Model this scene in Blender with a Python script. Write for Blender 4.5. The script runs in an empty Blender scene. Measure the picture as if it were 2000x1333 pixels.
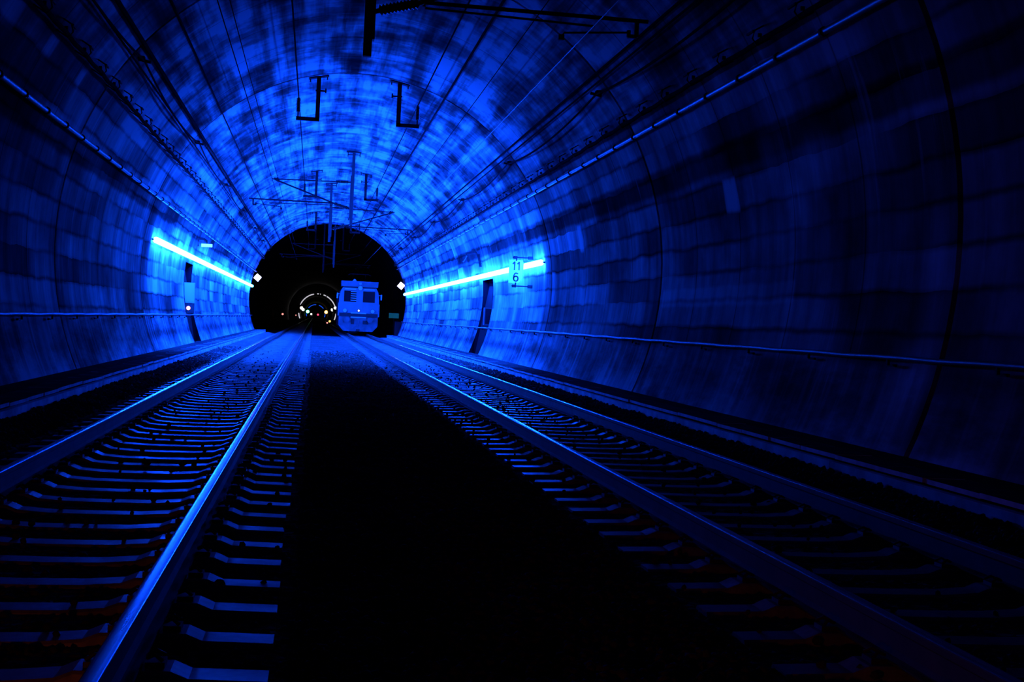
import bpy, math, random
import numpy as np
from mathutils import Vector, Matrix
random.seed(7); RNG = np.random.default_rng(7)
SC = bpy.context.scene
COL = SC.collection
PI = math.pi

# ------------------------------------------------------------------ camera, world, exposure
CAM_H = 1.212                                  # lens height above the rail heads (z = 0 is the rail head)
F_PX, YAW, PITCH, ROLL = 2592.9, .1488, -.0119, .048033
cam = bpy.data.cameras.new('camera'); cam.sensor_fit = 'HORIZONTAL'; cam.sensor_width = 36
cam.lens = F_PX * 36 / 2000; cam.clip_start = .05; cam.clip_end = 3000
co = bpy.data.objects.new('camera', cam); COL.objects.link(co)
fw = Vector((math.sin(YAW) * math.cos(PITCH), math.cos(YAW) * math.cos(PITCH), math.sin(PITCH)))
rt = Vector((math.cos(YAW), -math.sin(YAW), 0)); up = rt.cross(fw)
r2 = math.cos(ROLL) * rt + math.sin(ROLL) * up; u2 = -math.sin(ROLL) * rt + math.cos(ROLL) * up
co.matrix_world = Matrix(((r2.x, u2.x, -fw.x, 0), (r2.y, u2.y, -fw.y, 0), (r2.z, u2.z, -fw.z, CAM_H), (0, 0, 0, 1)))
SC.camera = co
world = bpy.data.worlds.new('world'); SC.world = world; world.use_nodes = True
world.node_tree.nodes['Background'].inputs[0].default_value = (.0, .0, .004, 1)
world.node_tree.nodes['Background'].inputs[1].default_value = .2
SC.view_settings.view_transform = 'Standard'; SC.view_settings.look = 'None'
SC.view_settings.exposure = 0; SC.view_settings.gamma = 1; SC.view_settings.use_curve_mapping = False
SC.cycles.use_denoising = True; SC.cycles.max_bounces = 7; SC.cycles.diffuse_bounces = 4
SC.cycles.sample_clamp_indirect = 8; SC.cycles.use_light_tree = True
SC.cycles.caustics_reflective = False; SC.cycles.caustics_refractive = False

TUBE_COL, TUBE_S = (.0026, .054, 1.0), 470.0   # the blue tubes that light the tunnel
XC, ZC, RR = .96, 2.30, 5.65                   # tunnel axis and radius
TRK = (-1.42, 3.358)                           # track centres
PORTAL = 98.0
WALK_Z, KERB = .05, 4.38                       # walkway level, kerb distance from the tunnel axis

# ------------------------------------------------------------------ materials
def nodes_of(name):
    m = bpy.data.materials.new(name); m.use_nodes = True
    return m, m.node_tree, m.node_tree.nodes['Principled BSDF']
def N(nt, t, ins=None, **kw):
    n = nt.nodes.new('ShaderNode' + t)
    for k, v in kw.items(): setattr(n, k, v)
    for k, v in (ins or {}).items():
        if isinstance(v, bpy.types.NodeSocket): nt.links.new(v, n.inputs[k])
        else: n.inputs[k].default_value = v
    return n
def MA(nt, op, a, b=0., c=None, clamp=False):
    ins = {0: a, 1: b}
    if c is not None: ins[2] = c
    return N(nt, 'Math', ins, operation=op, use_clamp=clamp).outputs[0]
def MR(nt, v, a, b, c, d, smooth=False):
    n = N(nt, 'MapRange', {0: v, 1: a, 2: b, 3: c, 4: d})
    if smooth: n.interpolation_type = 'SMOOTHSTEP'
    return n.outputs[0]
def plain(name, col, rough=.6, metal=0., noise=0., scale=8., spec=.5, emit=None, es=0.):
    m, nt, b = nodes_of(name)
    b.inputs['Roughness'].default_value = rough; b.inputs['Metallic'].default_value = metal
    b.inputs['Specular IOR Level'].default_value = spec
    if noise > 0:
        g = N(nt, 'TexCoord'); t = N(nt, 'TexNoise', {'Vector': g.outputs['Object'], 'Scale': scale, 'Detail': 4.})
        f = MR(nt, t.outputs[0], .3, .7, 1 - noise, 1 + noise)
        mx = N(nt, 'Vector' + 'Math', {0: (col[0], col[1], col[2])}, operation='SCALE'); nt.links.new(f, mx.inputs[3])
        nt.links.new(mx.outputs[0], b.inputs['Base Color'])
    else:
        b.inputs['Base Color'].default_value = (*col, 1)
    if emit:
        b.inputs['Emission Color'].default_value = (*emit, 1); b.inputs['Emission Strength'].default_value = es
    return m
def concrete_lining():
    m, nt, b = nodes_of('stained_concrete')
    uv = N(nt, 'UVMap'); s = N(nt, 'SeparateXYZ', {0: uv.outputs[0]}); u, v = s.outputs[0], s.outputs[1]
    geo = N(nt, 'NewGeometry'); gx = N(nt, 'SeparateXYZ', {0: geo.outputs['Position']}).outputs[0]
    side = MA(nt, 'GREATER_THAN', gx, XC)
    va = MA(nt, 'ADD', MA(nt, 'MULTIPLY', v, side), MA(nt, 'MULTIPLY', MA(nt, 'SUBTRACT', 17.75, v), MA(nt, 'SUBTRACT', 1., side)))
    ring = MA(nt, 'FLOOR', MA(nt, 'DIVIDE', MA(nt, 'ADD', u, 11.), 12.))
    zz = MA(nt, 'MULTIPLY', ring, 7.37)
    def noise(su, sv, off, det=4., rough=.55):
        vec = N(nt, 'CombineXYZ', {0: MA(nt, 'MULTIPLY', u, su), 1: MA(nt, 'MULTIPLY', va, sv), 2: MA(nt, 'ADD', zz, off)})
        return N(nt, 'TexNoise', {'Vector': vec.outputs[0], 'Scale': 1., 'Detail': det, 'Roughness': rough}).outputs[0]
    big = noise(.42, .42, 0., 5., .6); streak = noise(2.4, .22, 4., 5., .62); streak2 = noise(4.2, .36, 9., 3.)
    wob = noise(.9, .6, 15., 3.); modn = noise(.25, 1.1, 21., 3.)
    vw = MA(nt, 'ADD', v, MA(nt, 'MULTIPLY', MA(nt, 'SUBTRACT', wob, .5), .16))
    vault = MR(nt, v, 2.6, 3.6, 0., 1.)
    vaw = MA(nt, 'ADD', va, MA(nt, 'MULTIPLY', MA(nt, 'SUBTRACT', wob, .5), .16))
    rowf = MA(nt, 'ADD', MA(nt, 'DIVIDE', vaw, .473), .06)
    fr = MA(nt, 'FRACT', rowf); dl = MA(nt, 'MINIMUM', fr, MA(nt, 'SUBTRACT', 1., fr))
    line = MR(nt, dl, .0, .15, .42, 1., True)
    linem = MA(nt, 'MULTIPLY', MR(nt, modn, .36, .58, 0., 1.), MA(nt, 'SUBTRACT', 1., MA(nt, 'MULTIPLY', vault, .55)))
    linef = MA(nt, 'ADD', MA(nt, 'MULTIPLY', line, linem), MA(nt, 'SUBTRACT', 1., linem))
    uw = MA(nt, 'ADD', u, MA(nt, 'MULTIPLY', MA(nt, 'SUBTRACT', wob, .5), .3))
    rown = MA(nt, 'FLOOR', rowf)
    shift = N(nt, 'TexWhiteNoise', {'W': rown}, noise_dimensions='1D').outputs[0]
    colm = MA(nt, 'FLOOR', MA(nt, 'ADD', MA(nt, 'DIVIDE', uw, 2.4), shift))
    pv = N(nt, 'CombineXYZ', {0: colm, 1: rown, 2: zz})
    pan = N(nt, 'TexWhiteNoise', {'Vector': pv.outputs[0]}, noise_dimensions='3D').outputs[0]
    rvec = N(nt, 'CombineXYZ', {0: MA(nt, 'MULTIPLY', uw, .21), 1: MA(nt, 'MULTIPLY', rown, 3.71), 2: zz})
    rseg = N(nt, 'TexNoise', {'Vector': rvec.outputs[0], 'Scale': 1., 'Detail': 2.}).outputs[0]
    panf = MA(nt, 'MULTIPLY', MR(nt, pan, 0., 1., .90, 1.08), MR(nt, rseg, .36, .62, .40, 1.2, True))
    panf = MA(nt, 'ADD', MA(nt, 'MULTIPLY', panf, MA(nt, 'SUBTRACT', 1., MA(nt, 'MULTIPLY', vault, .68))), MA(nt, 'MULTIPLY', vault, .62))
    # wide damp band above the tube line, shutter lines across the block every 2.4 m
    band = MA(nt, 'MULTIPLY', MR(nt, vw, 1.48, 1.60, 0., 1., True), MR(nt, vw, 1.93, 2.03, 1., 0., True))
    bandf = MA(nt, 'SUBTRACT', 1., MA(nt, 'MULTIPLY', band, .62))
    fu = MA(nt, 'FRACT', MA(nt, 'DIVIDE', MA(nt, 'SUBTRACT', u, 1.), 2.4)); du = MA(nt, 'MINIMUM', fu, MA(nt, 'SUBTRACT', 1., fu))
    shut = MR(nt, du, .004, .013, .5, 1., True)
    blot = noise(.55, .8, 61., 4., .55); blotf = MA(nt, 'ADD', MA(nt, 'MULTIPLY', MR(nt, blot, .38, .60, .42, 1.25, True), vault), MA(nt, 'SUBTRACT', 1., vault))
    low = MR(nt, v, -1.42, -1.30, 1., 0.)                       # the plinth strip below the handrail
    mix = lambda a, b_, f: MA(nt, 'ADD', MA(nt, 'MULTIPLY', a, MA(nt, 'SUBTRACT', 1., f)), MA(nt, 'MULTIPLY', b_, f))
    pat = MA(nt, 'MULTIPLY', MA(nt, 'MULTIPLY', linef, panf), MA(nt, 'MULTIPLY', MA(nt, 'MULTIPLY', bandf, shut), blotf))
    stain = MA(nt, 'MULTIPLY', MR(nt, noise(.5, 1.6, 77., 5., .65), .36, .62, .55, 1.1, True), MR(nt, v, -2.35, -1.9, 1.35, .8))
    pat = mix(pat, stain, low)
    streakf = MR(nt, streak, .32, .68, .66, 1.22)
    lng = noise(.09, 1.7, 91., 4., .6)                          # long shutter stripes along the vault
    lngf = MA(nt, 'ADD', MA(nt, 'MULTIPLY', MR(nt, lng, .36, .63, .34, 1.3, True), vault), MA(nt, 'SUBTRACT', 1., vault))
    pat = MA(nt, 'MULTIPLY', pat, lngf)
    val = MA(nt, 'MULTIPLY', MR(nt, big, .32, .66, .46, 1.25), streakf)
    val = MA(nt, 'POWER', MA(nt, 'MULTIPLY', val, pat), 1.32)
    val = MA(nt, 'MULTIPLY', val, MR(nt, v, 1.2, 5.5, 1.0, 1.9))                # tone grows paler from the walls up into the vault
    lime = MA(nt, 'MULTIPLY', MR(nt, streak2, .60, .70, 0., 1., True), MR(nt, big, .42, .62, 0., .8))
    val = MA(nt, 'ADD', MA(nt, 'MULTIPLY', val, .345), MA(nt, 'MULTIPLY', lime, .20))
    # pale lime stains and patched rectangles of their own shape
    def patch(u0, u1, v0, v1, amp, sd, e=.12):
        bu = MA(nt, 'MULTIPLY', MR(nt, uw, u0 - e, u0 + e, 0., 1., True), MR(nt, uw, u1 - e, u1 + e, 1., 0., True))
        bv = MA(nt, 'MULTIPLY', MR(nt, vw, v0 - e, v0 + e, 0., 1., True), MR(nt, vw, v1 - e, v1 + e, 1., 0., True))
        sl = side if sd > 0 else MA(nt, 'SUBTRACT', 1., side)
        return MA(nt, 'MULTIPLY', MA(nt, 'MULTIPLY', MA(nt, 'MULTIPLY', bu, bv), sl), amp)
    tot = None
    for pa in ((20.15, 20.8, .9, 1.42, .34, 1, .04), (16.2, 17.2, 1.0, 1.5, .20, 1, .3), (13.2, 14.1, -2.1, -1.1, .16, 1, .25), (32.4, 32.8, .85, 1.5, .25, 1, .05),
               (17.7, 24.8, -.60, -.28, .10, 1, .04), (17.8, 18.8, 1.3, 1.8, .07, 1, .2), (15.0, 15.6, 2.3, 2.9, .16, 1, .15),
               (20.1, 20.6, 2.65, 2.95, .30, -1, .07), (22.7, 23.1, 2.65, 2.9, .30, -1, .06), (23.2, 24.3, 3.7, 4.0, .18, -1, .2), (29.6, 31.5, 2.65, 2.85, .2, -1, .06), (17.6, 18.3, 2.6, 2.95, .22, -1, .1), (29.7, 30.6, -1.1, -.8, .12, -1, .1)):
        p_ = patch(*pa); tot = p_ if tot is None else MA(nt, 'ADD', tot, p_)
    val = MA(nt, 'ADD', val, MA(nt, 'MULTIPLY', tot, MR(nt, streak2, .3, .7, .7, 2.1)))
    splash = MA(nt, 'MULTIPLY', MA(nt, 'MULTIPLY', low, MR(nt, streak2, .5, .66, 0., 1.)), .10)
    val = MA(nt, 'MINIMUM', MA(nt, 'MAXIMUM', MA(nt, 'ADD', val, splash), .012), .62)
    c = N(nt, 'VectorMath', {0: (.82, .93, 1.0)}, operation='SCALE'); nt.links.new(val, c.inputs[3])
    nt.links.new(c.outputs[0], b.inputs['Base Color'])
    b.inputs['Roughness'].default_value = .9; b.inputs['Specular IOR Level'].default_value = .0
    bh = MA(nt, 'ADD', MA(nt, 'MULTIPLY', noise(5., 5., 40., 5.), .5), MA(nt, 'MULTIPLY', line, .5))
    bp = N(nt, 'Bump', {'Strength': .3, 'Distance': .012, 'Height': bh}); nt.links.new(bp.outputs[0], b.inputs['Normal'])
    return m
def rough_ground(name, col, lo, hi, scale, bump=.03, rough=.95, spec=.0):
    m, nt, b = nodes_of(name)
    g = N(nt, 'NewGeometry'); vo = N(nt, 'TexVoronoi', {'Vector': g.outputs['Position'], 'Scale': scale})
    no = N(nt, 'TexNoise', {'Vector': g.outputs['Position'], 'Scale': .8, 'Detail': 4.})
    rnd = N(nt, 'SeparateXYZ', {0: vo.outputs['Color']}).outputs[0]
    f = MA(nt, 'MULTIPLY', MR(nt, rnd, 0., 1., lo, hi), MR(nt, no.outputs[0], .3, .7, .7, 1.25))
    c = N(nt, 'VectorMath', {0: col}, operation='SCALE'); nt.links.new(f, c.inputs[3])
    nt.links.new(c.outputs[0], b.inputs['Base Color'])
    b.inputs['Roughness'].default_value = rough; b.inputs['Specular IOR Level'].default_value = spec
    bp = N(nt, 'Bump', {'Strength': .8, 'Distance': bump, 'Height': vo.outputs[0]}); bp.invert = True
    nt.links.new(bp.outputs[0], b.inputs['Normal'])
    return m
def sleeper_mat():
    m, nt, b = nodes_of('sleeper_concrete')
    g = N(nt, 'NewGeometry'); no = N(nt, 'TexNoise', {'Vector': g.outputs['Position'], 'Scale': 3.5, 'Detail': 5.})
    n2 = N(nt, 'TexNoise', {'Vector': g.outputs['Position'], 'Scale': 22., 'Detail': 3.})
    f = MA(nt, 'MULTIPLY', MR(nt, no.outputs[0], .32, .68, .55, 1.15), MR(nt, n2.outputs[0], .3, .7, .75, 1.2))
    c = N(nt, 'VectorMath', {0: (.26, .22, .20)}, operation='SCALE'); nt.links.new(f, c.inputs[3])
    nt.links.new(c.outputs[0], b.inputs['Base Color'])
    nt.links.new(MR(nt, no.outputs[0], .35, .65, .56, .38), b.inputs['Roughness'])
    return m
M = {}
M['lining'] = concrete_lining()
M['backing'] = plain('joint_grime_and_shade', (.02, .02, .022), .95, spec=0.)  # joint grime; also the painted shade of niche backs and hall end
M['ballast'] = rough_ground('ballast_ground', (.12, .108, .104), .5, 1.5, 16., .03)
M['stone'] = plain('ballast_stone', (.07, .062, .058), .95, noise=.45, scale=2.2, spec=.0)
M['dark_ballast'] = rough_ground('shade_dark_ballast', (.03, .028, .028), .6, 1.4, 12., .05)  # ballast darkened, the hall's missing light put into the colour
M['rock'] = plain('dark_rock', (.13, .13, .16), .95, noise=.5, scale=.4, spec=.1)
M['path'] = rough_ground('dark_asphalt', (.035, .035, .037), .8, 1.2, 40., .006)  # evenly dark walkway surface
M['slab'] = plain('trough_concrete', (.66, .67, .69), .85, noise=.45, scale=2.5, spec=.2)
M['slab_top'] = plain('trough_dirt_and_shade', (.05, .05, .052), .95, noise=.4, scale=3., spec=.0)  # cover tops: dirt, plus the dimness of grazing light in the colour
M['sleeper'] = sleeper_mat()
M['rail_top'] = plain('polished_rail', (.62, .62, .64), .2, 1., noise=.12, scale=3.)
M['rail_side'] = plain('rusty_rail', (.075, .06, .055), .8, .0, noise=.35, scale=5.)
M['clip'] = plain('rusty_clip', (.08, .06, .05), .6, .5)
M['cable'] = plain('black_cable', (.018, .018, .02), .9, noise=.2, spec=0.)
M['pipe'] = plain('grey_pipe', (.09, .094, .10), .42, .2, noise=.15)
M['hand'] = plain('worn_handrail', (.035, .036, .04), .5, .0, noise=.3)
M['steel'] = plain('galvanised_steel', (.035, .037, .04), .6, .2, noise=.2)
M['dsteel'] = plain('dark_steel', (.018, .018, .02), .8, .0, noise=.2, spec=.05)
M['porcelain'] = plain('brown_porcelain', (.03, .024, .022), .5, spec=.2)
M['copper'] = plain('contact_copper', (.09, .075, .07), .4, .4)
M['wire'] = plain('stranded_wire', (.02, .02, .022), .9, 0., spec=0.)
M['glow'] = plain('blue_glow', (.1, .2, .5), .4, emit=TUBE_COL, es=TUBE_S)
M['lamp'] = plain('warm_white_lamp', (.8, .8, .75), .4, emit=(1., .93, .82), es=9.)
M['lampfar'] = plain('white_lamp_far', (.8, .8, .75), .4, emit=(1., .93, .80), es=14.)
M['arch'] = plain('pale_rim_glow', (.6, .6, .6), .5, emit=(.78, .76, .86), es=.75)  # glow stands in for lamplight on the bore rim
M['arch_blue'] = plain('blue_rim_glow', (.1, .2, .6), .5, emit=(.01, .09, .85), es=.8)  # glow stands in for blue light on the bore lining
M['green'] = plain('green_lens', (.0, .3, .1), .3, emit=(.10, 1., .42), es=12.)
M['orange'] = plain('orange_lens', (.4, .15, .0), .3, emit=(1., .40, .07), es=12.)
M['amber'] = plain('amber_lens', (.4, .2, .0), .3, emit=(1., .5, .12), es=2.)
M['red'] = plain('red_lens', (.4, .0, .02), .3, emit=(1., .05, .12), es=3.)
M['rose'] = plain('rose_lens', (.4, .1, .1), .3, emit=(1., .30, .26), es=1.6)
M['door'] = plain('niche_shade_paint', (.005, .0055, .008), .85, noise=.2, scale=3., spec=.0)  # near-black colour holds the shade inside the niches
M['cabinet'] = plain('grey_cabinet', (.42, .46, .5), .5)
M['white'] = plain('white_enamel', (.75, .8, .82), .4)
M['loco'] = plain('loco_paint', (.30, .32, .33), .45, noise=.1, scale=2.)
M['loco_low'] = plain('loco_apron_paint', (.17, .18, .2), .55, noise=.3, scale=2.5)
M['loco_dark'] = plain('loco_dark_trim', (.02, .02, .022), .6)
M['loco_pale'] = plain('loco_pale_trim', (.85, .87, .9), .4)
M['glass'] = plain('dark_window_glass', (.006, .006, .008), .3, spec=.08)
M['lens'] = plain('headlamp_glass', (.95, .97, 1.), .4)
M['green_panel'] = plain('green_panel_glow', (.03, .3, .2), .5, emit=(.003, .05, .035), es=1.)  # faint glow stands in for white lamplight on the green panel
M['red_cabinet'] = plain('red_cabinet_paint', (.30, .07, .08), .6)
M['warm'] = plain('added_lantern_glow', (.5, .2, .08), .5, emit=(1., .14, .03), es=300.)  # glow of the added lantern, for an unseen warm light
def sign_mat():
    m, nt, b = nodes_of('translucent_white_sign')
    b.inputs['Base Color'].default_value = (.8, .84, .86, 1); b.inputs['Roughness'].default_value = .5
    t = N(nt, 'BsdfTranslucent', {'Color': (.95, .97, 1., 1)}); mx = N(nt, 'MixShader', {0: .95})
    nt.links.new(b.outputs[0], mx.inputs[1]); nt.links.new(t.outputs[0], mx.inputs[2])
    nt.links.new(mx.outputs[0], nt.nodes['Material Output'].inputs[0])
    return m
M['sign'] = sign_mat()
M['ink'] = plain('sign_ink', (.03, .05, .06), .6)

# ------------------------------------------------------------------ mesh helpers
class MB:
    def __init__(s): s.v = []; s.f = []; s.m = []; s.uv = None
    def add(s, vs, fs, mi=0):
        o = len(s.v); s.v += [tuple(p) for p in vs]
        for f in fs: s.f.append(tuple(i + o for i in f)); s.m.append(mi)
        return s
    def box(s, c, d, mi=0, rot=None):
        x, y, z = d[0] / 2, d[1] / 2, d[2] / 2
        p = [Vector((a * x, b * y, e * z)) for a in (-1, 1) for b in (-1, 1) for e in (-1, 1)]
        if rot is not None: p = [rot @ q for q in p]
        c = Vector(c)
        return s.add([q + c for q in p], [(0, 1, 3, 2), (4, 6, 7, 5), (0, 4, 5, 1), (2, 3, 7, 6), (0, 2, 6, 4), (1, 5, 7, 3)], mi)
    def bbox(s, x0, x1, y0, y1, z0, z1, mi=0):
        return s.box(((x0 + x1) / 2, (y0 + y1) / 2, (z0 + z1) / 2), (x1 - x0, y1 - y0, z1 - z0), mi)
    def tube(s, pts, r, n=8, mi=0, cap=True):
        pts = [Vector(p) for p in pts]; rs = r if isinstance(r, (list, tuple)) else [r] * len(pts)
        ring = []
        for i, p in enumerate(pts):
            t = (pts[min(i + 1, len(pts) - 1)] - pts[max(i - 1, 0)])
            if t.length < 1e-9: t = Vector((0, 0, 1))
            t.normalize()
            a = Vector((0, 0, 1)) if abs(t.z) < .9 else Vector((1, 0, 0))
            e1 = t.cross(a).normalized(); e2 = t.cross(e1)
            ring += [p + rs[i] * (math.cos(2 * PI * k / n) * e1 + math.sin(2 * PI * k / n) * e2) for k in range(n)]
        fs = []
        for i in range(len(pts) - 1):
            for k in range(n):
                k2 = (k + 1) % n
                fs.append((i * n + k, i * n + k2, (i + 1) * n + k2, (i + 1) * n + k))
        if cap:
            fs.append(tuple(range(n - 1, -1, -1))); fs.append(tuple((len(pts) - 1) * n + k for k in range(n)))
        return s.add(ring, fs, mi)
    def extr(s, prof, y0, y1, mi=0, mis=None, cap=True):
        """closed x-z profile swept along y"""
        ys = y0 if isinstance(y0, (list, tuple)) else [y0, y1]
        n = len(prof); vs = [(x, y, z) for y in ys for x, z in prof]
        o = len(s.v); s.v += vs
        for i in range(len(ys) - 1):
            for k in range(n):
                k2 = (k + 1) % n
                s.f.append((o + i * n + k, o + i * n + k2, o + (i + 1) * n + k2, o + (i + 1) * n + k)); s.m.append(mis[k] if mis else mi)
        if cap:
            s.f.append(tuple(o + k for k in range(n - 1, -1, -1))); s.m.append(mi)
            s.f.append(tuple(o + (len(ys) - 1) * n + k for k in range(n))); s.m.append(mi)
        return s
    def disc(s, c, r, d, n=16, mi=0, sq=1.):
        """short cylinder facing -y, thickness d"""
        c = Vector(c)
        return s.tube([c + Vector((0, d / 2, 0)), c - Vector((0, d / 2, 0))], r, n, mi)
    def mesh(s, name, mats, smooth=False):
        me = bpy.data.meshes.new(name); me.from_pydata(s.v, [], s.f)
        for m_ in (mats if isinstance(mats, (list, tuple)) else [mats]): me.materials.append(m_)
        me.polygons.foreach_set('material_index', s.m)
        if smooth: me.polygons.foreach_set('use_smooth', [True] * len(s.f))
        me.update(); return me
    def build(s, name, mats, parent=None, smooth=False, loc=None):
        return link(name, s.mesh(name, mats, smooth), parent, loc)
def link(name, me, parent=None, loc=None):
    o = bpy.data.objects.new(name, me); COL.objects.link(o)
    if parent is not None: o.parent = parent
    if loc is not None: o.location = loc
    return o
def tag(o, label=None, cat=None, group=None, kind=None):
    if label: o['label'] = label
    if cat: o['category'] = cat
    if group: o['group'] = group
    if kind: o['kind'] = kind
    return o
def thing(name, label, cat, loc=(0, 0, 0), group=None, rz=0.):
    o = link(name, None, None, loc); o.empty_display_size = .3; o.rotation_euler.z = rz
    return tag(o, label, cat, group)
def struct(name, label=None, cat=None, me=None):
    o = link(name, me); return tag(o, label, cat, kind='structure')
def copy_tree(o, parent=None, loc=None):
    c = o.copy(); COL.objects.link(c)
    if parent is not None: c.parent = parent
    if loc is not None: c.location = loc
    for ch in o.children: copy_tree(ch, c)
    return c
def cyl(deg, r=RR, y=0.):
    a = math.radians(deg); return Vector((XC + r * math.cos(a), y, ZC + r * math.sin(a)))

# ------------------------------------------------------------------ tunnel lining: blocks of 12 m
NICHE = {1: (49.4, 52.4), -1: (49.2, 51.9)}    # refuge niches, right and left
NT = 6.4                                       # degrees above the axis where a niche ends
def uvmap(me, fn):
    l = me.uv_layers.new(name='UVMap')
    co_ = np.empty(len(me.vertices) * 3); me.vertices.foreach_get('co', co_); co_ = co_.reshape(-1, 3)
    vi = np.empty(len(me.loops), dtype=np.int32); me.loops.foreach_get('vertex_index', vi)
    l.data.foreach_set('uv', fn(co_[vi]).astype(np.float32).ravel())
def arc_uv(p):
    a = np.arctan2(p[:, 2] - ZC, np.abs(p[:, 0] - XC)); return np.stack([p[:, 1], a * RR], 1)
def lining_panel(y0, y1, a0, a1, parent, niche=None):
    g = .06
    inner = list(np.arange(y0 + 2, y1 - .5, 2.))
    if niche: inner = sorted([t for t in inner if abs(t - niche[0]) > .6 and abs(t - niche[1]) > .6] + list(niche))
    ys = [y0 + g] + inner + [y1 - g]
    n = max(4, int(round(abs(a1 - a0) / 3)))
    an = list(np.linspace(a0, a1, n + 1))
    nz = None
    if niche:
        nz = 180 - NT if a0 > 90 else NT
        an = sorted([t for t in an if abs(t - nz) > 1.2] + [nz])
    mb = MB(); k = len(an)
    for y in ys: mb.v += [tuple(cyl(a, RR, y)) for a in an]
    for i in range(len(ys) - 1):
        for j in range(k - 1):
            if niche and niche[0] - .01 <= ys[i] < niche[1] - .01:
                if (an[j] >= nz - .01 if a0 > 90 else an[j + 1] <= nz + .01): continue
            mb.f.append((i * k + j, (i + 1) * k + j, (i + 1) * k + j + 1, i * k + j + 1)); mb.m.append(0)
    wj = lambda y: .045 if y in (13, 25) else .012
    for ya, yb in ((y0 + g, y0 + wj(y0)), (y1 - g, y1 - wj(y1))):     # chamfered edge running back into the joint
        o = len(mb.v); mb.v += [tuple(cyl(a, RR, ya)) for a in an] + [tuple(cyl(a, RR + .09, yb)) for a in an]
        for j in range(k - 1): mb.f.append((o + j, o + k + j, o + k + j + 1, o + j + 1)); mb.m.append(0)
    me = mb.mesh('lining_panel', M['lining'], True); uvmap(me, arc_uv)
    return link('lining_panel', me, parent)
rings = [(1 + 12 * k, 13 + 12 * k) for k in range(-1, 8)] + [(97, PORTAL)]
wl = struct('wall_left', 'curved left side wall of stained concrete lining blocks', 'wall')
wr = struct('wall_right', 'curved right side wall of stained concrete lining blocks with damp bands', 'wall')
ce = struct('ceiling', 'stained concrete tunnel vault in twelve metre blocks', 'ceiling')
for y0, y1 in rings:
    if y1 - y0 < 2:
        for (a0, a1, p) in ((-27.5, 30, wr), (30, 150, ce), (150, 207.5, wl)):
            mb = MB(); an = np.linspace(a0, a1, 20)
            for y in (y0 + .02, y0 + .05, y1): mb.v += [tuple(cyl(a, RR, y)) for a in an]
            mb.v += [tuple(cyl(a, RR + .5, y1)) for a in an]
            for i in range(3):
                for j in range(19): mb.f.append((i * 20 + j, (i + 1) * 20 + j, (i + 1) * 20 + j + 1, i * 20 + j + 1)); mb.m.append(0)
            me = mb.mesh('portal_rim', M['lining'], True); uvmap(me, arc_uv); link('portal_rim', me, p)
        continue
    nr = NICHE[1] if y0 == 49 else None; nl = NICHE[-1] if y0 == 49 else None
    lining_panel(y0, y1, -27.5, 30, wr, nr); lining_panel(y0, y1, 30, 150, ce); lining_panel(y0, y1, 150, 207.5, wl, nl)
# dark joint filler behind the blocks, open where the niches are
def backing(a0, a1, parent, niche=None):
    mb = MB(); segs = [(-11.2, PORTAL)] if not niche else [(-11.2, niche[0] - .3), (niche[1] + .3, PORTAL)]
    an = np.linspace(a0, a1, 24); R2 = RR + .085
    for y0, y1 in segs:
        o = len(mb.v)
        for y in (y0, y1): mb.v += [tuple(cyl(a, R2, y)) for a in an]
        for j in range(23): mb.f.append((o + j, o + 24 + j, o + 25 + j, o + j + 1)); mb.m.append(0)
    mb.build('joint_filler', M['backing'], parent)
backing(-27.5, 30, wr, NICHE[1]); backing(30, 150, ce); backing(150, 207.5, wl, NICHE[-1])
mb = MB(); mb.tube([(XC, -11.3, ZC), (XC, -11.2, ZC)], RR + .1, 48)
tag(mb.build('wall_back', M['rock']), 'dark unlit tunnel end behind the viewpoint', 'wall', kind='structure')

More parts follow.
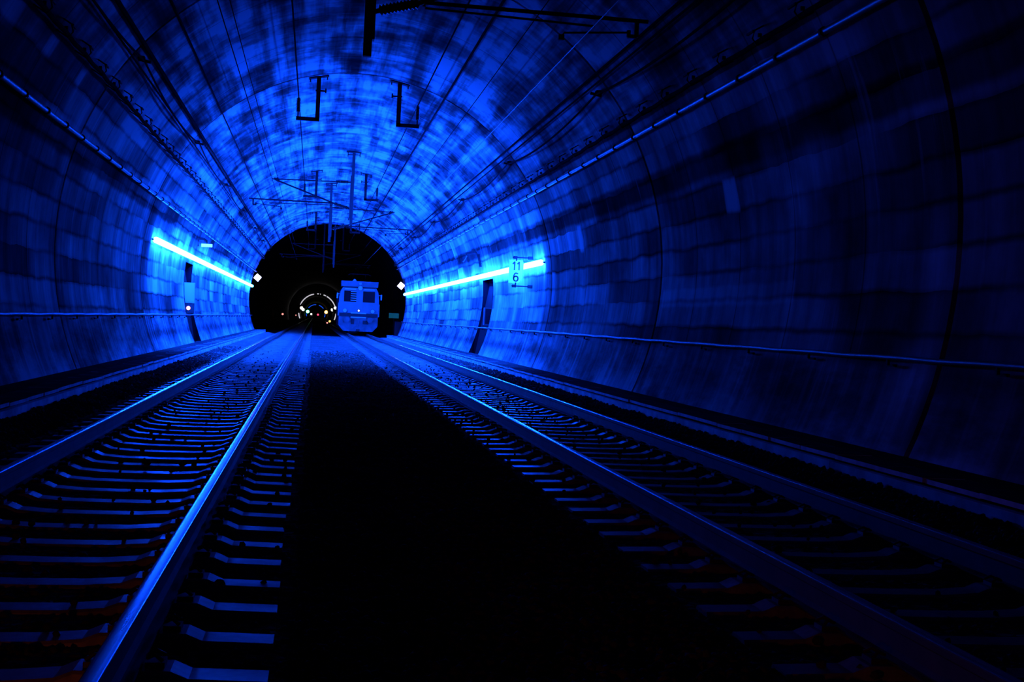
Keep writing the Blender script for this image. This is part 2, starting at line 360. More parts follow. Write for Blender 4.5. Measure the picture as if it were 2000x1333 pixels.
# refuge niches; shade inside is put into the near-black doors and reveals
for sgn, num in ((-1, 1), (1, 2)):
    y0, y1 = NICHE[sgn]; dep = .35
    xi = lambda a, r: XC + sgn * r * math.cos(math.radians(a))
    zz_ = lambda a, r: ZC + r * math.sin(math.radians(a))
    angs = list(np.linspace(-25.5, NT, 9))
    root = struct('door_%d' % num, ('shade-blackened steel door in the refuge niche of the %s' % ('left wall, beside the grey cabinet' if sgn < 0 else 'right wall, behind the kilometre plate')), 'door')
    mb = MB()
    for r in (RR - .01, RR + dep):                      # reveal faces
        for y in (y0, y1): mb.v += [(xi(a, r), y, zz_(a, r)) for a in angs]
    n = len(angs)
    for s_ in (0, 1):
        for j in range(n - 1): mb.f.append((s_ * n + j, s_ * n + j + 1, 2 * n + s_ * n + j + 1, 2 * n + s_ * n + j)); mb.m.append(0)
    mb.f.append((n - 1, 2 * n - 1, 4 * n - 1, 3 * n - 1)); mb.m.append(0)
    mb.build('niche_reveal', M['door'], root)
    for q, (ya, yb) in enumerate(((y0, (y0 + y1) / 2 - .01), ((y0 + y1) / 2 + .01, y1))):
        mb = MB(); r = RR + dep - .12 + .02
        for rr_ in (r, r + .05):
            for y in (ya, yb): mb.v += [(xi(a, rr_), y, zz_(a, rr_)) for a in angs]
        for j in range(n - 1):
            mb.f.append((j, n + j, n + j + 1, j + 1)); mb.m.append(0)
        mb.f.append((n - 1, 2 * n - 1, 4 * n - 1, 3 * n - 1)); mb.m.append(0)
        leaf = mb.build('door_leaf', M['door'], root)
        yh = yb - .2 if q == 0 else ya + .2
        MB().bbox(min(xi(-12, r - .06), xi(-12, r)), max(xi(-12, r - .06), xi(-12, r)), yh - .06, yh + .06, 1.0, 1.25).build('door_handle', M['steel'], leaf)
    MB().bbox(min(xi(NT, RR + .0), xi(NT, RR + dep)), max(xi(NT, RR), xi(NT, RR + dep)), y0 - .25, y1 + .25, zz_(NT, RR) + .06, zz_(NT, RR) + .14).build('lintel', M['backing'], root)
    mb = MB(); mb.v += [(xi(-26, RR + dep), y0 - .4, -.2), (xi(-26, RR + dep), y1 + .4, -.2), (xi(0, RR + dep), y1 + .4, 3.4), (xi(0, RR + dep), y0 - .4, 3.4)]
    mb.f.append((0, 1, 2, 3)); mb.m.append(0); mb.build('niche_back', M['backing'], root)

# ------------------------------------------------------------------ floor
def ground_z(x):
    d = abs(x - XC); z = -.235
    if d > 3.55: z += min(1., (d - 3.55) / .75) * .10
    return z
mb = MB(); xs = [XC + t for t in np.linspace(-4.6, 4.6, 47)]; ys = list(np.arange(-11, 40, 1.)) + list(np.arange(40, PORTAL + .1, 2.))
for y in ys: mb.v += [(x, y, ground_z(x)) for x in xs]
k = len(xs)
for i in range(len(ys) - 1):
    for j in range(k - 1): mb.f.append((i * k + j, i * k + j + 1, (i + 1) * k + j + 1, (i + 1) * k + j)); mb.m.append(0)
fl = tag(mb.build('floor', M['ballast']), 'dark ballast bed of the lit tunnel between the two walkways', 'floor', kind='structure')

# far hall beyond the lit bore and the next bore
HALL_R, HALL_END = 8.6, 404.
def far_tube(name, label, y0, y1, r, n=40):
    mb = MB(); an = np.linspace(-25.5 if r < 7 else -17.5, 205.5 if r < 7 else 197.5, n); ys_ = np.linspace(y0, y1, 14)
    for y in ys_: mb.v += [tuple(cyl(a, r, y)) for a in an]
    for i in range(13):
        for j in range(n - 1): mb.f.append((i * n + j, (i + 1) * n + j, (i + 1) * n + j + 1, i * n + j + 1)); mb.m.append(0)
    return tag(mb.build(name, M['rock']), label, 'wall', kind='structure')
far_tube('wall_hall', 'dark rock vault of the unlit hall beyond the lit bore', PORTAL, HALL_END, HALL_R)
far_tube('wall_far', 'dark lining of the distant bore beyond the unlit hall', HALL_END, 1300, RR)
def annulus(name, label, y, ra, rb, n=40):
    mb = MB(); an = np.linspace(-25.5, 205.5, n)
    mb.v += [tuple(cyl(a, ra, y)) for a in an] + [tuple(cyl(a, rb, y)) for a in an]
    for j in range(n - 1): mb.f.append((j, j + 1, n + j + 1, n + j)); mb.m.append(0)
    return tag(mb.build(name, M['rock']), label, 'wall', kind='structure')
annulus('wall_hall_front', 'dark end wall of the hall around the lit bore', PORTAL + .02, RR + .02, HALL_R + 1)
annulus('wall_hall_back', 'dark end wall of the hall around the distant bore', HALL_END, RR, HALL_R + 1).data.materials[0] = M['backing']  # swapped to near-black, its unlit look put into the colour
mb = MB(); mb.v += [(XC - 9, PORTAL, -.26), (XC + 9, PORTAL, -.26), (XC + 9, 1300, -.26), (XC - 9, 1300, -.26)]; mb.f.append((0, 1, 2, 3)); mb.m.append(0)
tag(mb.build('floor_hall', M['dark_ballast']), 'ballast floor of the hall, darkened in colour for the missing light', 'floor', kind='structure')
mb = MB(); mb.tube([(XC, 1300, ZC), (XC, 1300.2, ZC)], RR + .1, 40)
tag(mb.build('wall_far_end', M['rock']), 'dark far end of the distant bore', 'wall', kind='structure')

# ------------------------------------------------------------------ walkways with cable troughs
for sgn in (-1, 1):
    nm = 'left' if sgn < 0 else 'right'
    X = lambda d: XC + sgn * d
    root = struct('trim_%d' % (1 if sgn < 0 else 2), 'raised walkway along the %s wall with concrete trough covers and kerb' % nm, 'walkway')
    xa, xb = sorted((X(KERB + .40), X(5.30)))
    mb = MB(); mb.bbox(xa, xb, -11, PORTAL, -.3, WALK_Z - .01); mb.build('path_surface', M['path'], root)
    xa, xb = sorted((X(KERB + .07), X(KERB + .42)))
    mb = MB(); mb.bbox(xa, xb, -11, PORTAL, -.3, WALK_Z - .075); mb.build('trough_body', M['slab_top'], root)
    xa, xb = sorted((X(KERB - .03), X(KERB + .05)))
    for yk in np.arange(-11, PORTAL - 1, 4.):
        MB().bbox(xa, xb, yk + .006, min(yk + 3.994, PORTAL), -.35, WALK_Z - .078).build('kerb_stone', M['slab'], root)
    xa, xb = sorted((0, sgn * .40))
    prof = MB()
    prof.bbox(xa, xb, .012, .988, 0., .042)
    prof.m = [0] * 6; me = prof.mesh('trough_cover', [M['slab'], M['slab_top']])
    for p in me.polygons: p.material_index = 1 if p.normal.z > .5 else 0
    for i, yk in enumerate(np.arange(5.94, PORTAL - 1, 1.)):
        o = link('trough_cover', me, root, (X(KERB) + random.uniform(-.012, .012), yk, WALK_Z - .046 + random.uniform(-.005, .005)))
        o.rotation_euler = (random.uniform(-.004, .004), random.uniform(-.01, .01), random.uniform(-.008, .008))

# ------------------------------------------------------------------ tracks
SP0, SP = 5.286, .6
top = [(-.033, -.014), (-.0315, -.007), (-.027, -.0032), (-.020, -.0009), (-.011, -.0002), (0., 0.), (.011, -.0002), (.020, -.0009), (.027, -.0032), (.0315, -.007), (.033, -.014)]
head = top + [(.032, -.042), (.009, -.058), (.009, -.135), (.030, -.155), (.075, -.163), (.075, -.172),
              (-.075, -.172), (-.075, -.163), (-.030, -.155), (-.009, -.135), (-.009, -.058), (-.032, -.042)]
hm = [1] * len(head)
for i in (1, 2, 3, 4, 5, 6, 7, 8): hm[i] = 0
CANT = 0.
rail_ys = [-5.] + list(np.arange(0, 100, 4.)) + list(np.arange(100, 1251, 50.))
def sleeper_mesh():
    hx = [0, .30, .50, .57, .93, 1.0, 1.30]; hz = [-.222, -.219, -.205, -.176, -.176, -.206, -.214]
    px = [-x for x in hx[::-1]] + hx[1:]; pz = hz[::-1] + hz[1:]
    mb = MB(); n = len(px)
    for x, z in zip(px, pz):
        wt = .088 if .5 < abs(x) < 1.0 else .084
        mb.v += [(x, -.15, z - .20), (x, -wt - .012, z - .012), (x, -wt, z), (x, wt, z), (x, wt + .012, z - .012), (x, .15, z - .20)]
    for i in range(n - 1):
        for j in range(5): mb.f.append((i * 6 + j, (i + 1) * 6 + j, (i + 1) * 6 + j + 1, i * 6 + j + 1)); mb.m.append(0)
    mb.f.append(tuple(range(6))); mb.m.append(0); mb.f.append(tuple((n - 1) * 6 + j for j in range(5, -1, -1))); mb.m.append(0)
    return mb.mesh('sleeper', M['sleeper'])
SLM = sleeper_mesh()
cm = MB()
cm.box((0, 0, .012), (.075, .10, .022)); cm.tube([(-.03, -.05, .03), (.0, -.035, .05), (.035, -.02, .035), (.03, .02, .035), (0., .035, .05), (-.03, .05, .03)], .008, 6)
CLM = cm.mesh('rail_clip', M['clip'])
tracks = []
for ti, (x0, lab) in enumerate(((TRK[0], 'railway track with shining rails running clear into the dark hall'), (TRK[1], 'railway track on which the work locomotive stands'))):
    root = thing('railway_track', lab, 'railway track', (x0, 0, -.4))
    tracks.append(root)
    for s in (-1, 1):
        mb = MB(); prof = [(s * .7525 + x * math.cos(CANT) + s * z * math.sin(CANT), z * math.cos(CANT) + s * x * math.sin(CANT)) for x, z in head]
        mb.extr(prof, rail_ys, None, 1, hm); r = mb.build('rail', [M['rail_top'], M['rail_side']], root, loc=(0, 0, .4))
        r.data.polygons.foreach_set('use_smooth', [len(p.vertices) == 4 and p.index % len(head) < 10 for p in r.data.polygons])
    k0 = -3; off = 0. if ti == 0 else .17
    for i in range(k0, 118):
        y = SP0 + off + SP * i
        o = link('sleeper', SLM, root, (random.uniform(-.012, .012), y + random.uniform(-.012, .012), .4 + random.uniform(-.004, .004)))
        o.rotation_euler.z = random.uniform(-.006, .006)
        if y < 20:
            for s in (-1, 1):
                for e in (-1, 1):
                    c = link('rail_clip', CLM, o, (s * .7525 + e * .115, 0, -.176)); c.rotation_euler.z = 0 if e < 0 else PI
    # far sleepers, too close together to tell apart
    mb = MB()
    for y in np.arange(SP0 + off + SP * 118, 260, SP):
        mb.bbox(-1.3, 1.3, y - .11, y + .11, -.34, -.21)
    o = mb.build('sleeper_row', M['sleeper'], root, loc=(0, 0, .4)); o['kind'] = 'stuff'

# loose ballast stones as one heap
def ballast(nst):
    g = (1 + 5 ** .5) / 2
    base = np.array([(-1, g, 0), (1, g, 0), (-1, -g, 0), (1, -g, 0), (0, -1, g), (0, 1, g), (0, -1, -g), (0, 1, -g), (g, 0, -1), (g, 0, 1), (-g, 0, -1), (-g, 0, 1)]) / math.hypot(1, g)
    tri = np.array([(0, 11, 5), (0, 5, 1), (0, 1, 7), (0, 7, 10), (0, 10, 11), (1, 5, 9), (5, 11, 4), (11, 10, 2), (10, 7, 6), (7, 1, 8), (3, 9, 4), (3, 4, 2), (3, 2, 6), (3, 6, 8), (3, 8, 9), (4, 9, 5), (2, 4, 11), (6, 2, 10), (8, 6, 7), (9, 8, 1)])
    V = []; F = []; cnt = 0
    while cnt < nst:
        m = 4000
        y = 4. * (56 / 4.) ** RNG.random(m); x = XC + RNG.uniform(-4.33, 4.33, m)
        ok = RNG.random(m) > (y - 36) / 20; onz = np.zeros(m)
        for ti, xc in enumerate(TRK):
            for s in (-1, 1): ok &= np.abs(x - xc - s * .7525) > .13
            ph = (y - SP0 - (0. if ti == 0 else .17)) / SP; dy = np.abs(ph - np.round(ph)) * SP
            ons = (np.abs(x - xc) < 1.32) & (dy < .14)
            keep = RNG.random(m) < (.022 if ti == 0 else .04) * np.clip((y - 5) / 8, .3, 2.5)
            ok &= ~ons | keep; onz = np.where(ons, 1., onz)
        x, y, onz = x[ok], y[ok], onz[ok]; k = len(x)
        s = RNG.uniform(.022, .042, k); s = np.where(onz > 0, s * .75, s)
        gz = np.array([ground_z(t) for t in x])
        intrk = np.minimum(np.abs(x - TRK[0]), np.abs(x - TRK[1])) < 1.4
        z = np.where(onz > 0, -.215 + s * .45, gz + s * RNG.uniform(-.2, .55, k) - np.where(intrk, .03, 0.))
        a = RNG.normal(size=(k, 3, 3)); q, _ = np.linalg.qr(a)
        sh = base[None] * RNG.uniform(.78, 1.15, (k, 12, 1)) * RNG.uniform(.65, 1.15, (k, 1, 3))
        v = np.einsum('kij,kvj->kvi', q, sh) * s[:, None, None] + np.stack([x, y, z], 1)[:, None]
        F.append(tri[None] + (np.arange(k) * 12)[:, None, None] + 12 * cnt); V.append(v); cnt += k
    V = np.concatenate(V).reshape(-1, 3); F = np.concatenate(F).reshape(-1, 3)
    me = bpy.data.meshes.new('ballast'); me.vertices.add(len(V)); me.vertices.foreach_set('co', V.astype(np.float32).ravel())
    me.loops.add(F.size); me.loops.foreach_set('vertex_index', F.astype(np.int32).ravel())
    me.polygons.add(len(F)); me.polygons.foreach_set('loop_start', np.arange(0, F.size, 3, dtype=np.int32)); me.polygons.foreach_set('loop_total', np.full(len(F), 3, dtype=np.int32))
    me.materials.append(M['stone']); me.update(); me.validate()
    return me
tag(link('ballast', ballast(64000)), 'loose dark crushed stone ballast around the sleepers', 'ballast', kind='stuff')

# ------------------------------------------------------------------ blue light tubes along both walls
def radial(ang): return Vector((math.cos(math.radians(ang)), 0, math.sin(math.radians(ang))))
for sgn, y0, y1, ang, lab in ((-1, 38.6, 97.6, 171.3, 'glowing blue light tube on the left wall under the small white lamp'), (1, 38.0, 96.6, 8.0, 'glowing blue light tube on the right wall behind the kilometre plate')):
    c = cyl(ang, RR - .125); root = thing('light_tube', lab, 'light tube', (c.x, y0, c.z))
    n = 12; pts = [(0, t, 0) for t in np.linspace(0, y1 - y0, n)]
    MB().tube(pts, .092, 12).build('glowing_tube', M['glow'], root, True)
    for t in (-.03, y1 - y0 + .03): MB().box(tuple(radial(ang) * .085 + Vector((0, t, 0))), (.05, .10, .05)).build('end_cap', M['dsteel'], root)
    d = Vector((math.cos(math.radians(ang)), 0, math.sin(math.radians(ang))))
    bm = MB(); bm.tube([tuple(d * .07), tuple(d * .13)], .02, 6); bme = bm.mesh('mounting_bracket', M['dsteel'])
    for t in np.arange(.5, y1 - y0, 3.): link('mounting_bracket', bme, root, (0, t, 0))

# ------------------------------------------------------------------ wall pipes, hooked cables, handrails, vault cables
def run_along(name, label, cat, ang, r_off, rad, mat, part, clip_name, clip_me, y0, y1, step, first, wob=0., n=8):
    c = cyl(ang, RR - r_off); root = thing(name, label, cat, (c.x, 0, c.z))
    pts = []; ys_ = np.arange(y0, y1, .8)
    for i, y in enumerate(ys_):
        s = wob * (1 - 4 * (((y - first) / step) % 1 - .5) ** 2) if wob else 0.
        pts.append((0, y, -s))
    pts.append((0, y1, 0)); MB().tube(pts, rad, n).build(part, mat, root, True)
    if clip_me is not None:
        for y in np.arange(first, y1, step): link(clip_name, clip_me, root, (0, y, 0))
    return root
for ang, lab in ((160.0, 'dull grey conduit pipe clipped along the left wall above the blue tube'), (27.9, 'shiny grey conduit pipe clipped along the right wall')):
    d = radial(ang); cb = MB(); cb.tube([(0, -.03, 0), (0, .03, 0)], .062, 10); cb.box(tuple(d * .08), (.05, .05, .05))
    run_along('conduit_pipe', lab, 'pipe', ang, .11, .044, M['pipe'] if ang < 90 else M['hand'], 'pipe', 'pipe_clip', cb.mesh('pipe_clip', M['dsteel']), -8, 97.5, 1.58, -8.5 + 1.58 * 15, n=10)
for ang, lab in ((148.7, 'black cable hung on hooks high along the left wall'), (31.2, 'black cable hung on hooks high along the right wall above the pipe')):
    d = radial(ang); e = Vector((0, 0, 1)) if True else d
    t = Vector((-d.z, 0, d.x)) * (1 if d.x > 0 else -1)          # along the wall, upwards
    hk = MB()
    hk.tube([tuple(d * .16 + t * .14), tuple(d * .02 + t * .14), tuple(-d * .06 + t * .06), tuple(-d * .05 - t * .05), tuple(d * .16 - t * .05)], .013, 6)
    hk.box(tuple(t * .14 + Vector((0, .12, 0))), (.03, .26, .03)); hk.box(tuple(d * .05 + t * .05), (.05, .03, .05))
    run_along('hooked_cable', lab, 'cable', ang, .16, .036, M['cable'], 'cable', 'cable_hook', hk.mesh('cable_hook', M['dsteel']), -8, 97.5, 1.56, -8.5 + 1.56 * 15 + .55, wob=.035)
    c = cyl(ang, RR - .17) + Vector((0, 0, .15 * t.z))
for ang, sgn in ((-166.8, -1), (-12.9, 1)):
    d = radial(ang); bk = MB(); bk.tube([tuple(-d * .0), tuple(d * .13)], .018, 6); bk.box(tuple(d * .05 + Vector((0, 0, -.09))), (.03, .20, .03)); bk.box((0, 0, -.05), (.03, .03, .10))
    run_along('handrail', ('low handrail pipe along the left wall, sagging slightly' if sgn < 0 else 'low handrail pipe along the right wall, sagging slightly'), 'handrail', ang, .13, .028, M['hand'], 'rail_pipe', 'rail_bracket', bk.mesh('rail_bracket', M['dsteel']), -8, 97.5, 2.4, -8 + .4, wob=.02)
for sgn in (-1, 1):
    A = lambda a: 180 - a if sgn < 0 else a
    nm = 'left' if sgn < 0 else 'right'
    d = radial(A(39.2)); cl = MB(); cl.box(tuple(d * .07), (.12, .16, .06)); cl.tube([(-.11, 0, .02), (.11, 0, -.02)], .03, 6)
    clm = cl.mesh('cable_clamp', M['cable'])
    run_along('vault_cable', 'thin sagging cable clamped under the %s haunch of the vault' % nm, 'cable', A(39.2), .12, .022, M['cable'], 'cable', 'cable_clamp', clm, 1.5, 97.5, 12., 1.5, wob=.22, n=6)
    run_along('vault_cable', 'taut cable running beside the sagging cable on the %s haunch' % nm, 'cable', A(40.9 if sgn > 0 else 37.8), .10, .020, M['cable'], 'cable', None, None, -8, 97.5, 12., 1.5, n=6)
    run_along('vault_cable', 'thick upper cable on the %s haunch of the vault' % nm, 'cable', A(42.4 if sgn > 0 else 41.1), .07, .026 if sgn > 0 else .045, M['cable'], 'cable', None, None, -8, 97.5, 12., 1.5, n=6)
run_along('vault_cable', 'thin cable fixed high on the vault left of the feeder wire', 'cable', 130.6, .03, .02, M['cable'], 'cable', None, None, -8, 97.5, 12., 1.5, n=6)
run_along('vault_cable', 'thick cable fixed high on the vault right of the feeder wire', 'cable', 65.3, .04, .032, M['cable'], 'cable', None, None, -8, 97.5, 12., 1.5, n=6)

# ------------------------------------------------------------------ overhead line
def wire(name, label, cat, pts, r, mat, n=6, group=None):
    p0 = Vector(pts[0]); mb = MB(); mb.tube([tuple(Vector(p) - p0) for p in pts], r, n)
    o = mb.build(name, mat, None, True, tuple(p0)); return tag(o, label, cat, group)
POST_L = (6.1, 54.3, 102.5, 150.7); POST_R = (19.2, 67.5, 115.7, 164.)
PX_L, PX_R = 1.31, .58
def contact_pts(posts, xa, xb, z, sag, y0=-8., y1=240.):
    pts = [(xa, y0, z)]
    for i, p in enumerate(posts):
        pts.append((xa if i % 2 == 0 else xb, p, z))
        nx = posts[i + 1] if i + 1 < len(posts) else y1
        q0 = xa if i % 2 == 0 else xb; q1 = xb if i % 2 == 0 else xa
        for t in (.25, .5, .75): pts.append((q0 + (q1 - q0) * t, p + (nx - p) * t, z - sag * (1 - (2 * t - 1) ** 2)))
    pts.append((xa, y1, z)); return pts
wire('contact_wire', 'copper contact wire over the clear track', 'wire', contact_pts(POST_L, -1.50, -1.50, 5.47, .02), .009, M['wire'])
wire('contact_wire', 'copper contact wire over the locomotive track, glinting', 'wire', contact_pts(POST_R, 3.64, 3.64, 5.40, .02), .009, M['copper'])
wire('messenger_wire', 'messenger wire above the contact wire of the clear track', 'wire', contact_pts(POST_L, -1.68, -1.68, 6.66, .10), .010, M['wire'])
wire('messenger_wire', 'messenger wire above the contact wire of the locomotive track', 'wire', contact_pts(POST_R, 3.62, 3.62, 6.66, .10), .010, M['wire'])
BR = (13.3, 37.3, 61.4, 85.5, 109.6)
wire('feeder_wire', 'feeder wire on the hooked brackets nearer the clear track', 'wire', [(-.69, -8, 7.24)] + [(-.69, y, 7.24) for y in BR] + [(-.69, 200, 7.24)], .018, M['wire'])
wire('feeder_wire', 'feeder wire on the hooked brackets nearer the locomotive track', 'wire', [(2.61, -8, 7.24)] + [(2.61, y, 7.24) for y in BR] + [(2.61, 200, 7.24)], .018, M['wire'])

def insulator(mb, p, q, r0=.028, r1=.07, sheds=11, mi=0, n=10):
    p, q = Vector(p), Vector(q); pts = []; rs = []
    m = sheds * 2 + 1
    for i in range(m + 1):
        pts.append(p + (q - p) * (i / m)); rs.append(r1 if i % 2 == 1 else r1 * .62)
    rs[0] = rs[-1] = r0; mb.tube([tuple(t) for t in pts], rs, n, mi)
def crown_z(x, y=0): 
    r = RR if y < PORTAL else HALL_R
    return ZC + math.sqrt(r * r - (x - XC) ** 2)
def u_bracket(y, sgn, lab):
    """hooked hanger that carries a feeder wire on an upright insulator; sgn -1 opens towards the clear track"""
    xp = -.16 if sgn < 0 else 2.08; xe = -.69 if sgn < 0 else 2.61
    top = crown_z(xp, y)
    root = thing('feeder_bracket', lab, 'bracket', (xp, y, top), group='feeder wire brackets under the vault')
    T = 7.84 - top                                               # height of the nominal crown in local z
    MB().bbox(-.058, .058, -.05, .05, 6.62 - top, .0).build('drop_post', M['dsteel'], root)
    w = xe - xp; a, b = sorted((-sgn * .05, w + sgn * .05))
    MB().bbox(a, b, -.05, .05, 6.60 - top, 6.70 - top).build('cross_bar', M['dsteel'], root)
    mb = MB(); mb.tube([(w, 0, 6.66 - top), (w, 0, 6.82 - top)], .022, 8); insulator(mb, (w, 0, 6.82 - top), (w, 0, 7.22 - top), .03, .07, 9)
    mb.build('insulator', M['porcelain'], root)
    a, b = sorted((sgn * .08, -sgn * .22))
    mb = MB(); mb.bbox(a, b, -.02, .02, 7.43 - top, 7.47 - top); mb.bbox(-sgn * .20 - .02, -sgn * .20 + .02, -.03, .03, 7.40 - top, 7.52 - top); mb.build('side_arm', M['dsteel'], root)
    sl = -math.degrees(0); pl = MB(); slope = -(xp - XC) / (top - ZC)
    pl.box((0, 0, -.015), (.56, .24, .03), rot=Matrix.Rotation(-math.atan(slope), 3, 'Y')); plo = pl.build('top_plate', M['dsteel'], root)
    for e in (-.23, .23): MB().tube([(e, 0, slope * e - .0), (e, 0, slope * e - .12)], .018, 6).build('anchor_bolt', M['dsteel'], plo)
for y, w in zip(BR, ('before the first cantilever', 'ahead of the cantilever for the clear track', 'behind the cantilever for the clear track', 'shortly before the lamps at the bore end', 'out in the unlit hall')):
    if y < 20: continue
    for s in (-1, 1):
        u_bracket(y, s, 'hooked feeder bracket %s, %s track side' % (w, 'clear' if s < 0 else 'locomotive'))

def cantilever(y, sgn, lab):
    """drop post at the crown with an insulated cantilever reaching over one track"""
    xp = PX_L if sgn < 0 else PX_R; top = crown_z(xp, y); ref = 0 - top
    root = thing('catenary_post', lab, 'catenary post', (xp, y, top), group='catenary drop posts under the vault')
    z = lambda h: h - top; X = lambda d: sgn * d
    mb = MB(); mb.bbox(-.06, .06, -.06, .06, z(4.96), .0)
    a, b = sorted((X(.05), X(.095))); mb.bbox(a, b, -.08, .08, z(5.20), z(6.95)); mb.build('drop_post', M['steel'], root)
    pl = MB(); pl.box((0, 0, -.02), (.60, .3, .04)); pl.box((0, 0, -.13), (.52, .05, .03)); plo = pl.build('top_plate', M['dsteel'], root)
    for e in (-.24, .24): MB().tube([(e, 0, .0), (e, 0, -.22)], .02, 6).build('anchor_bolt', M['dsteel'], plo)
    # top tube with insulator
    mb = MB(); mb.tube([(X(.05), 0, z(6.69)), (X(.17), 0, z(6.69))], .03, 8); insulator(mb, (X(.17), 0, z(6.69)), (X(.70), 0, z(6.675)), .03, .075, 10)
    mb.build('upper_insulator', M['porcelain'], root)
    MB().tube([(X(.68), 0, z(6.675)), (X(3.22), 0, z(6.63))], .026, 8).build('top_tube', M['dsteel'], root)
    mb = MB(); mb.tube([(X(.05), 0, z(5.60)), (X(.14), 0, z(5.63))], .035, 8); insulator(mb, (X(.14), 0, z(5.63)), (X(.72), 0, z(5.79)), .03, .085, 11)
    mb.build('lower_insulator', M['porcelain'], root)
    MB().tube([(X(.70), 0, z(5.785)), (X(1.1), 0, z(5.93)), (X(3.05), 0, z(6.59))], .033, 8).build('diagonal_tube', M['dsteel'], root)
    mb = MB(); mb.tube([(X(2.95), 0, z(6.55)), (X(3.15), 0, z(6.66))], .05, 8); mb.bbox(min(X(2.97), X(3.05)), max(X(2.97), X(3.05)), -.03, .03, z(6.55), z(6.70)); mb.build('messenger_clamp', M['dsteel'], root)
    MB().tube([(X(.78), 0, z(5.74)), (X(.80), 0, z(5.80)), (X(4.10), 0, z(5.79))], .030, 8).build('registration_tube', M['dsteel'], root)
    MB().tube([(X(.80), 0, z(5.72)), (X(3.30), 0, z(5.66))], .018, 6).build('brace_tube', M['dsteel'], root)
    mb = MB(); mb.bbox(min(X(3.90), X(3.96)), max(X(3.90), X(3.96)), -.03, .03, z(5.55), z(5.80)); mb.bbox(min(X(3.80), X(3.93)), max(X(3.80), X(3.93)), -.03, .03, z(5.53), z(5.58)); mb.bbox(min(X(3.79), X(3.84)), max(X(3.79), X(3.84)), -.025, .025, z(5.54), z(5.64)); mb.build('drop_bracket', M['dsteel'], root)
    mb = MB(); mb.tube([(X(3.83), 0, z(5.61)), (X(2.85), 0, z(5.53)), (X(2.80), 0, z(5.45))], .016, 6); mb.bbox(min(X(2.77), X(2.85)), max(X(2.77), X(2.85)), -.03, .03, z(5.42), z(5.50)); mb.build('steady_arm', M['dsteel'], root)
cantilever(19.2, 1, 'near catenary drop post with ribbed insulators reaching over the locomotive track')
cantilever(54.3, -1, 'catenary drop post whose arms reach over the clear track inside the lit bore')
cantilever(67.5, 1, 'catenary drop post behind the first arms, reaching over the locomotive track')
cantilever(102.5, -1, 'pale catenary drop post in the dark hall, arms over the clear track')
cantilever(115.7, 1, 'dim catenary drop post in the dark hall above the locomotive')

# ------------------------------------------------------------------ kilometre plate 11 / 6
def stroke(mb, pts, w=.045, d=.006):
    for (x0, z0), (x1, z1) in zip(pts, pts[1:]):
        L = math.hypot(x1 - x0, z1 - z0); mb.box(((x0 + x1) / 2, -.006, (z0 + z1) / 2), (L + w * .55, d, w), rot=Matrix.Rotation(-math.atan2(z1 - z0, x1 - x0), 3, 'Y'))
root = thing('kilometre_plate', 'white kilometre plate reading 11 over 6 on the right wall', 'sign', (6.02, 40., 2.85))
w, h = .22, .35
pl = [(-w, -h), (w * .35, -h), (w * .92, -h * .55), (w, -h * .3), (w, h * .8), (w * .9, h), (-w, h)]
mb = MB(); mb.add([(x, 0, z) for x, z in pl], [tuple(range(len(pl)))])           # thin sheet with a folded rim
mb.add([(x, 0, z) for x, z in pl] + [(x, .02, z) for x, z in pl], [(i, (i + 1) % len(pl), len(pl) + (i + 1) % len(pl), len(pl) + i) for i in range(len(pl))]); mb.build('plate', M['sign'], root)
for dx in (-.055, .085):                                          # the two ones
    mb = MB(); stroke(mb, [(dx, .05), (dx, .29), (dx - .05, .235)]); mb.build('digit', M['ink'], root)
ring6 = [(.0 + .068 * math.cos(t), -.215 + .075 * math.sin(t)) for t in np.linspace(0, 2 * PI, 15)]
mb = MB(); stroke(mb, ring6, .042); stroke(mb, [(-.068, -.215), (-.066, -.14), (-.045, -.075), (-.005, -.045), (.055, -.065)], .042); mb.build('digit', M['ink'], root)
for zc, lx in ((.43, .50), (-.44, .52)):
    mb = MB(); mb.bbox(-.12, lx, -.02, .04, zc - .02, zc + .02); mb.bbox(-.10, .02, -.03, .05, zc - .045, zc + .045); mb.bbox(lx - .14, lx, -.05, .07, zc - .05, zc + .05)
    mb.bbox(-.02, .02, -.01, .03, min(zc, zc * .75), max(zc, zc * .75)); mb.build('wall_bracket', M['dsteel'], root)

# ------------------------------------------------------------------ niche equipment
wx = cyl(18.).x; root = thing('gooseneck_lamp', 'unlit dark gooseneck lamp arm above the niche of the right wall', 'lamp', (wx, 51.5, 3.84))
mb = MB(); mb.tube([(.03, .1, -.30), (-.08, .05, -.05), (-.20, 0, .14), (-.42, 0, .10), (-.58, 0, .02)], .035, 8); mb.build('lamp_arm', M['dsteel'], root, True)
MB().box((-.42, 0, .11), (.36, .16, .09), rot=Matrix.Rotation(-.2, 3, 'Y')).build('lamp_hood', M['dsteel'], root); MB().tube([(-.10, 0, .08), (.0, -.05, -.42)], .05, 8).build('cable_tail', M['dsteel'], root)
MB().tube([(-.56, 0, .0), (-.70, 0, -.26)], .03, 8).build('hanger', M['steel'], root)
wx = cyl(162.5).x; root = thing('gooseneck_lamp', 'gooseneck lamp arm with a small white box lamp on the left wall', 'lamp', (wx, 52., 4.0))
mb = MB(); mb.tube([(-.08, .1, -.34), (-.10, .05, -.12), (-.02, 0, -.03), (.14, 0, -.06), (.26, 0, -.14)], .04, 8); mb.build('lamp_arm', M['dsteel'], root, True)
MB().box((.0, 0, -.06), (.26, .16, .10)).build('lamp_hood', M['dsteel'], root); MB().tube([(.26, 0, -.12), (.26, 0, -.25)], .02, 6).build('hanger', M['dsteel'], root)
MB().box((.26, 0, -.30), (.40, .20, .11)).build('diffuser', plain('pale_diffuser', (.7, .8, .8), .5, emit=(.30, .62, .95), es=.9), root)
xl = cyl(-175, RR - .12).x
